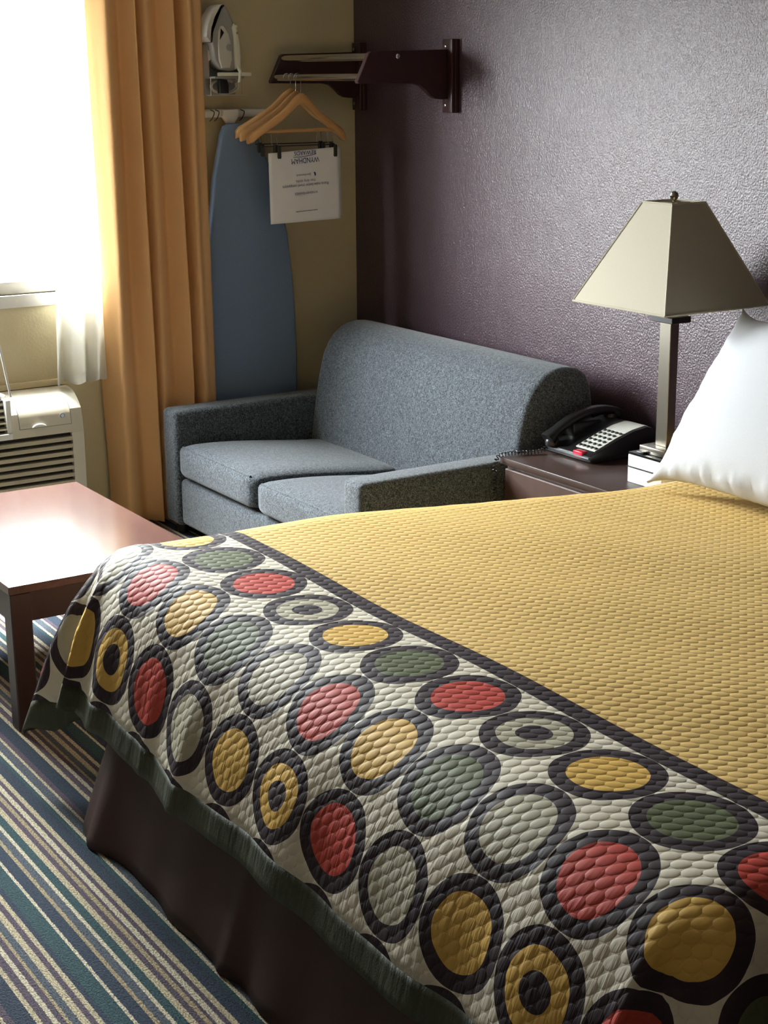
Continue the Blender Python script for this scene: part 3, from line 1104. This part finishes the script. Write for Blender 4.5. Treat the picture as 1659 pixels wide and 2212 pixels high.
obj('rod', tube([(-.383, -.664, 1.642), (-.383, -.066, 1.642)], .0125, 16), 'chrome', rk)
obj('rod', tube([(-.244, -.664, 1.711), (-.244, -.066, 1.711)], .0125, 16), 'chrome', rk)

# ------------------------------------------------------------------ hangers
HRX, HRZ = -.383, 1.642


def hanger_body():
    """contoured wooden hanger in its own frame: x along the arms, apex at (0,0,0)"""
    bm = bmesh.new()
    n = 34
    rings = []
    for i in range(n):
        u = -1 + 2 * i / (n - 1)
        a = abs(u)
        x = .212 * u
        z = -.012 - .050 * smooth01(a * 2.2) * .55 - .118 * a ** 1.25
        y = .034 * a ** 1.8
        hh = .021 - .004 * smooth01(a * 1.5) + (.004 * smooth01((a - .8) * 5))
        hw = .0075 + .010 * smooth01((a - .25) / .75)
        if a > .96:
            hh *= .7
            hw *= .75
        ring = []
        for k in range(12):
            an = 2 * math.pi * k / 12
            cy, cz = math.cos(an), math.sin(an)
            ring.append(bm.verts.new((x, y + hw * math.copysign(abs(cy) ** .6, cy), z + hh * math.copysign(abs(cz) ** .6, cz))))
        rings.append(ring)
    for A, B in zip(rings, rings[1:]):
        for k in range(12):
            bm.faces.new((A[k], A[(k + 1) % 12], B[(k + 1) % 12], B[k]))
    bm.faces.new(rings[0][::-1])
    bm.faces.new(rings[-1])
    return bm


def hook_path(h):
    pts = [(0, 0, -.01), (0, 0, h)]
    R = .0145
    # loop over the rod
    for k in range(13):
        a = math.radians(0 + k * 17)
        pts.append((-R + R * math.cos(a), 0, h + .012 + R * math.sin(a)))
    return pts


def mkhanger(y, drop, rz, label, clips, bar, first=[None]):
    loc = Vector((HRX + .013, y, HRZ - drop))
    hg = thing('wooden_hanger', label, 'hanger', (0, 0, 0), 'wooden hangers on the wall rack')
    parts = []
    bm = hanger_body()
    parts.append(obj('arms', bm, 'wood_l', hg, 50))
    parts.append(obj('hook', tube(hook_path(drop - .012), .0017, 8), 'chrome', hg, 60))
    if bar:
        parts.append(obj('trouser_bar', tube([(-.165, .018, -.128), (.165, .018, -.128)], .0065, 10), 'wood_l', hg))
    if clips:
        parts.append(obj('clip_rod', tube([(-.165, .012, -.182), (.155, .012, -.182)], .0022, 8), 'clipgrey', hg))
        for sx_ in (-1, 1):
            xx = clips[0] if sx_ < 0 else clips[1]
            cb = box((xx - .010, -.004, -.212), (xx + .008, .010, -.176), .003, 1)
            co = obj('clip', cb, 'clipgrey', hg)
            obj('clip_jaw', box((xx - .008, -.024, -.226), (xx + .008, -.016, -.182), .003, 1), 'clipgrey', co)
            parts.append(obj('clip_wire', tube([(xx - .012, .012, -.182), (xx - .010, .020, -.14)], .0013, 6), 'chrome', hg))
            parts.append(obj('clip_wire', tube([(xx + .012, .012, -.182), (xx + .010, .020, -.14)], .0013, 6), 'chrome', hg))
    hg.location = loc
    hg.rotation_euler = (0, 0, math.radians(rz))
    return hg


mkhanger(-.226, .062, 3, 'nearest pale wooden hanger, the one clipping the paper laundry bags', (-.112, .136), True)
mkhanger(-.188, .055, -4, 'middle pale wooden hanger, half hidden behind the nearest one', (-.150, .10), False)
mkhanger(-.150, .046, -8, 'rearmost pale wooden hanger, closest to the ironing board', None, False)

# paper laundry bags held by the clips
PYL = -.2365


def paper(nm, y, dx, dz, label, mat='paper'):
    def fn(i, j):
        u, v = i / 20.0, j / 20.0
        xl, xr = -.519 + dx + .002 * v, -.214 + dx + .004 * v
        x = xl + (xr - xl) * u
        zt = 1.374 + .016 * u
        zb = 1.117 + .006 * u + dz
        z = zt + (zb - zt) * v
        yy = y - .003 * math.sin(u * 5.0 + 1) * v + .0015 * math.sin(u * 14) * v
        return Vector((x, yy, z))
    o = obj(nm, grid(fn, 21, 21), mat, None, 70)
    thicken(o, .0012, 0)
    return tag(o, label, 'laundry bag', 'paper laundry bags on the hanger')


bag = paper('laundry_bag', PYL, 0, 0, 'white printed paper laundry bag clipped upside down to the nearest hanger')
paper('laundry_bag', PYL + .004, .006, .010, 'second white paper laundry bag, showing just behind the printed one')


def text(body, x, z, size, mat, name='printed_line', squash=1.0, slope=-.045):
    cu = bpy.data.curves.new('t', 'FONT')
    cu.body = body
    cu.align_x = 'CENTER'
    cu.align_y = 'CENTER'
    cu.size = size
    to = bpy.data.objects.new('t', cu)
    COL.objects.link(to)
    dg = bpy.context.evaluated_depsgraph_get()
    me = bpy.data.meshes.new_from_object(to.evaluated_get(dg))
    bpy.data.objects.remove(to)
    a = math.atan(.052)
    for v in me.vertices:
        px, pz = -v.co.x * squash, -v.co.y
        v.co = Vector((x + px * math.cos(a) - pz * math.sin(a), PYL - .0048, z + px * math.sin(a) + pz * math.cos(a)))
    me.materials.clear()
    newobj(name, me, mat, bag, 0)


text('REWARDS', -.366, 1.3735, .0205, 'ink', squash=1.0)
text('WYNDHAM', -.366, 1.3455, .028, 'ink', squash=.80)
obj('logo_swoosh', tube(catmull([(-.416, PYL - .0045, 1.357), (-.385, PYL - .0045, 1.357), (-.35, PYL - .0045, 1.3615), (-.318, PYL - .0045, 1.367)], 5), .0009, 5), 'ink', bag)
text('@wyndhamrewards', -.374, 1.292, .0110, 'ink2', squash=.70)
bird = prism([(-.330, 1.300), (-.326, 1.302), (-.322, 1.296), (-.322, 1.289), (-.326, 1.286), (-.327, 1.292)], 'y', PYL - .0052, PYL - .0044)
obj('logo_mark', bird, 'ink', bag)
text('than dirty socks.', -.366, 1.270, .0150, 'ink2', squash=.86)
text('Points make better travel companions', -.366, 1.2545, .0150, 'ink2', squash=.86)
text('WYNDHAM REWARDS', -.364, 1.226, .0120, 'ink2', squash=.80)
fp = bmesh.new()      # fine print too small to read: a row of short strokes
fx_ = -.410
for k in range(15):
    wd_ = (.003, .007, .005, .0035)[k % 4]
    box((fx_, PYL - .0050, 1.1585 + .05 * (fx_ + .366)), (fx_ + wd_, PYL - .0044, 1.1610 + .05 * (fx_ + .366)), 0, 2, fp)
    fx_ += wd_ + .0016
obj('fine_print', fp, 'ink2', bag, 0)

# ------------------------------------------------------------------ ironing board and wall hook bar
hb_ = thing('board_hanger_bar', 'white plastic wall bar holding up the blue ironing board', 'hook rack', (-.57, -.02, 1.51))
obj('bar', box((-.70, -.028, 1.500), (-.405, -.001, 1.530), .010, 3), 'white_pl', hb_)
obj('clamp', prism([(-.600, 1.528), (-.540, 1.530), (-.536, 1.505), (-.556, 1.478), (-.586, 1.478), (-.604, 1.505)], 'y', -.050, -.026, .004, 2), 'white_pl', hb_)
for x in (-.645, -.625, -.520):
    obj('wire_hook', tube(catmull([(x, -.03, 1.528), (x + .004, -.052, 1.520), (x - .006, -.056, 1.500), (x - .010, -.040, 1.488)], 5), .0018, 6), 'clipgrey', hb_)
ib = thing('ironing_board', 'blue covered ironing board hanging nose-up on the beige wall', 'ironing board', (-.53, -.06, .1))
halfw = [(1.478, .030, -.566), (1.470, .052, -.563), (1.44, .072, -.557), (1.40, .088, -.551), (1.34, .108, -.545), (1.281, .126, -.540), (1.18, .146, -.533), (1.067, .170, -.529), (.9, .184, -.525), (.75, .190, -.522), (.594, .192, -.520), (.40, .188, -.52), (.20, .17, -.52), (.15, .15, -.52)]
outl = [(c + h_, z) for z, h_, c in halfw] + [(c - h_, z) for z, h_, c in halfw[::-1]]
obj('padded_top', prism(outl, 'y', -.085, -.052, .010, 3), 'board', ib, 50)
obj('back_plate', prism([((p[0] + .53) * .94 - .53, (p[1] - .8) * .97 + .8) for p in outl], 'y', -.052, -.040), 'white_pl', ib)
for s in (-1, 1):
    obj('leg_tube', tube([(-.52 + s * .10, -.028, .18), (-.53 + s * .03, -.028, 1.30)], .010, 10), 'white_pl', ib)

# ------------------------------------------------------------------ iron and its wall holder
hold = thing('iron_holder', 'grey wall holder with a lower cord basket for the iron', 'iron holder', (-.60, -.03, 1.58))
obj('back_plate', box((-.668, -.030, 1.580), (-.538, -.002, 1.760), .004, 2), 'iron_g', hold)
for s, x in ((1, -.668), (-1, -.538)):
    obj('side_wall', box((min(x, x + s * .004), -.072, 1.645), (max(x, x + s * .004), -.030, 1.760), .001, 1), 'iron_g', hold)
    obj('retaining_tab', prism([(x, 1.740), (x + s * .010, 1.735), (x + s * .016, 1.722), (x + s * .010, 1.708), (x, 1.702)], 'y', -.076, -.070), 'iron_w', hold)
obj('front_bar', box((-.655, -.130, 1.648), (-.521, -.112, 1.662), .004, 2), 'iron_t', hold)
fb = bmesh.new()
tube([(-.669, -.088, 1.645), (-.670, -.088, 1.581), (-.537, -.088, 1.581), (-.538, -.088, 1.645)], .0022, 6, fb)
tube([(-.670, -.03, 1.581), (-.670, -.088, 1.581)], .0022, 6, fb)
tube([(-.537, -.03, 1.581), (-.537, -.088, 1.581)], .0022, 6, fb)
obj('cord_basket', fb, 'iron_w', hold)
obj('shelf', box((-.664, -.112, 1.640), (-.542, -.030, 1.648), .002, 1), 'iron_g', hold)

iron = thing('clothes_iron', 'white and grey clothes iron standing nose-up in its wall holder', 'iron', (-.61, -.09, 1.66))
sole = [(-0.621, 1.8993), (-0.636, 1.8967), (-0.6512, 1.8869), (-0.6707, 1.8612), (-0.6831, 1.8309), (-0.6897, 1.8053), (-0.6914, 1.7862), (-0.6745, 1.7679), (-0.672, 1.775), (-0.6655, 1.8183), (-0.651, 1.8536), (-0.632, 1.884), (-0.619, 1.8969)]
body = [(-0.6155, 1.8978), (-0.6028, 1.8892), (-0.5887, 1.8639), (-0.5749, 1.8304), (-0.563, 1.7934), (-0.5566, 1.7627), (-0.5573, 1.6896), (-0.5597, 1.6733), (-0.5847, 1.6669), (-0.6037, 1.6637), (-0.6372, 1.6736), (-0.6584, 1.706), (-0.6673, 1.7623), (-0.6698, 1.7703), (-0.6614, 1.8183), (-0.6451, 1.8536), (-0.6272, 1.8841)]
handle = [(-0.5786, 1.8319), (-0.566, 1.816), (-0.5566, 1.7627), (-0.5545, 1.714), (-0.5569, 1.6733), (-0.5787, 1.6734), (-0.5807, 1.7222), (-0.5822, 1.7868), (-0.5866, 1.819)]
sidep = [(-0.6313, 1.825), (-0.6201, 1.8251), (-0.6006, 1.7964), (-0.5909, 1.7545), (-0.5908, 1.7059), (-0.5994, 1.6767), (-0.6333, 1.6768), (-0.6434, 1.706), (-0.6453, 1.7543), (-0.6415, 1.8025)]
obj('soleplate', prism(sole, 'y', -.112, -.034, .005, 2), 'iron_w', iron, 40)
obj('heat_gap', prism([(x + .006, z - .002) for x, z in sole], 'y', -.108, -.036), 'black', iron, 40)
obj('shell', prism(body, 'y', -.106, -.034, .008, 3), 'iron_g', iron, 40)
tank = obj('water_tank', prism(sidep, 'y', -.112, -.10, .004, 3), 'iron_w', iron, 40)
obj('tank_window', prism([(-0.6336, 1.8154), (-0.6211, 1.8011), (-0.6389, 1.7753)], 'y', -.1135, -.111), 'black', tank)
obj('dial', lathe([(.012, 0), (.012, -.004), (.009, -.006)], (-.601, -.112, 1.748), 'y', 22), 'iron_g', iron)
obj('handle', prism(handle, 'y', -.116, -.045, .008, 3), 'iron_t', iron, 40)
obj('steam_button', lathe([(.005, 0), (.005, -.004), (.003, -.006)], (-.5725, -.114, 1.822), 'y', 14), 'white_pl', iron)
obj('spray_button', lathe([(.004, 0), (.004, -.004), (.002, -.005)], (-.5695, -.114, 1.800), 'y', 14), 'iron_g', iron)
obj('cord_guard', tube([(-.568, -.112, 1.680), (-.570, -.132, 1.664), (-.574, -.130, 1.628)], [.0072, .006, .0045], 10), 'iron_t', iron)
cp = [(-.574, -.128, 1.628)]
for k in range(70):
    a = 2 * math.pi * k / 23.0 + .6
    cp.append((-.603 + (.050 + .0035 * (k // 23)) * math.cos(a), -.062 - .0045 * (k // 23) + .006 * math.sin(a * .5), 1.612 + (.021 + .003 * (k // 23)) * math.sin(a)))
obj('coiled_cord', tube(catmull(cp, 2), .0026, 6), 'iron_w', iron, 60)
obj('plug', prism([(-0.6405, 1.636), (-0.6066, 1.636), (-0.5998, 1.6164), (-0.6009, 1.5869), (-0.6387, 1.5874)], 'y', -.100, -.078, .004, 2), 'black', iron)
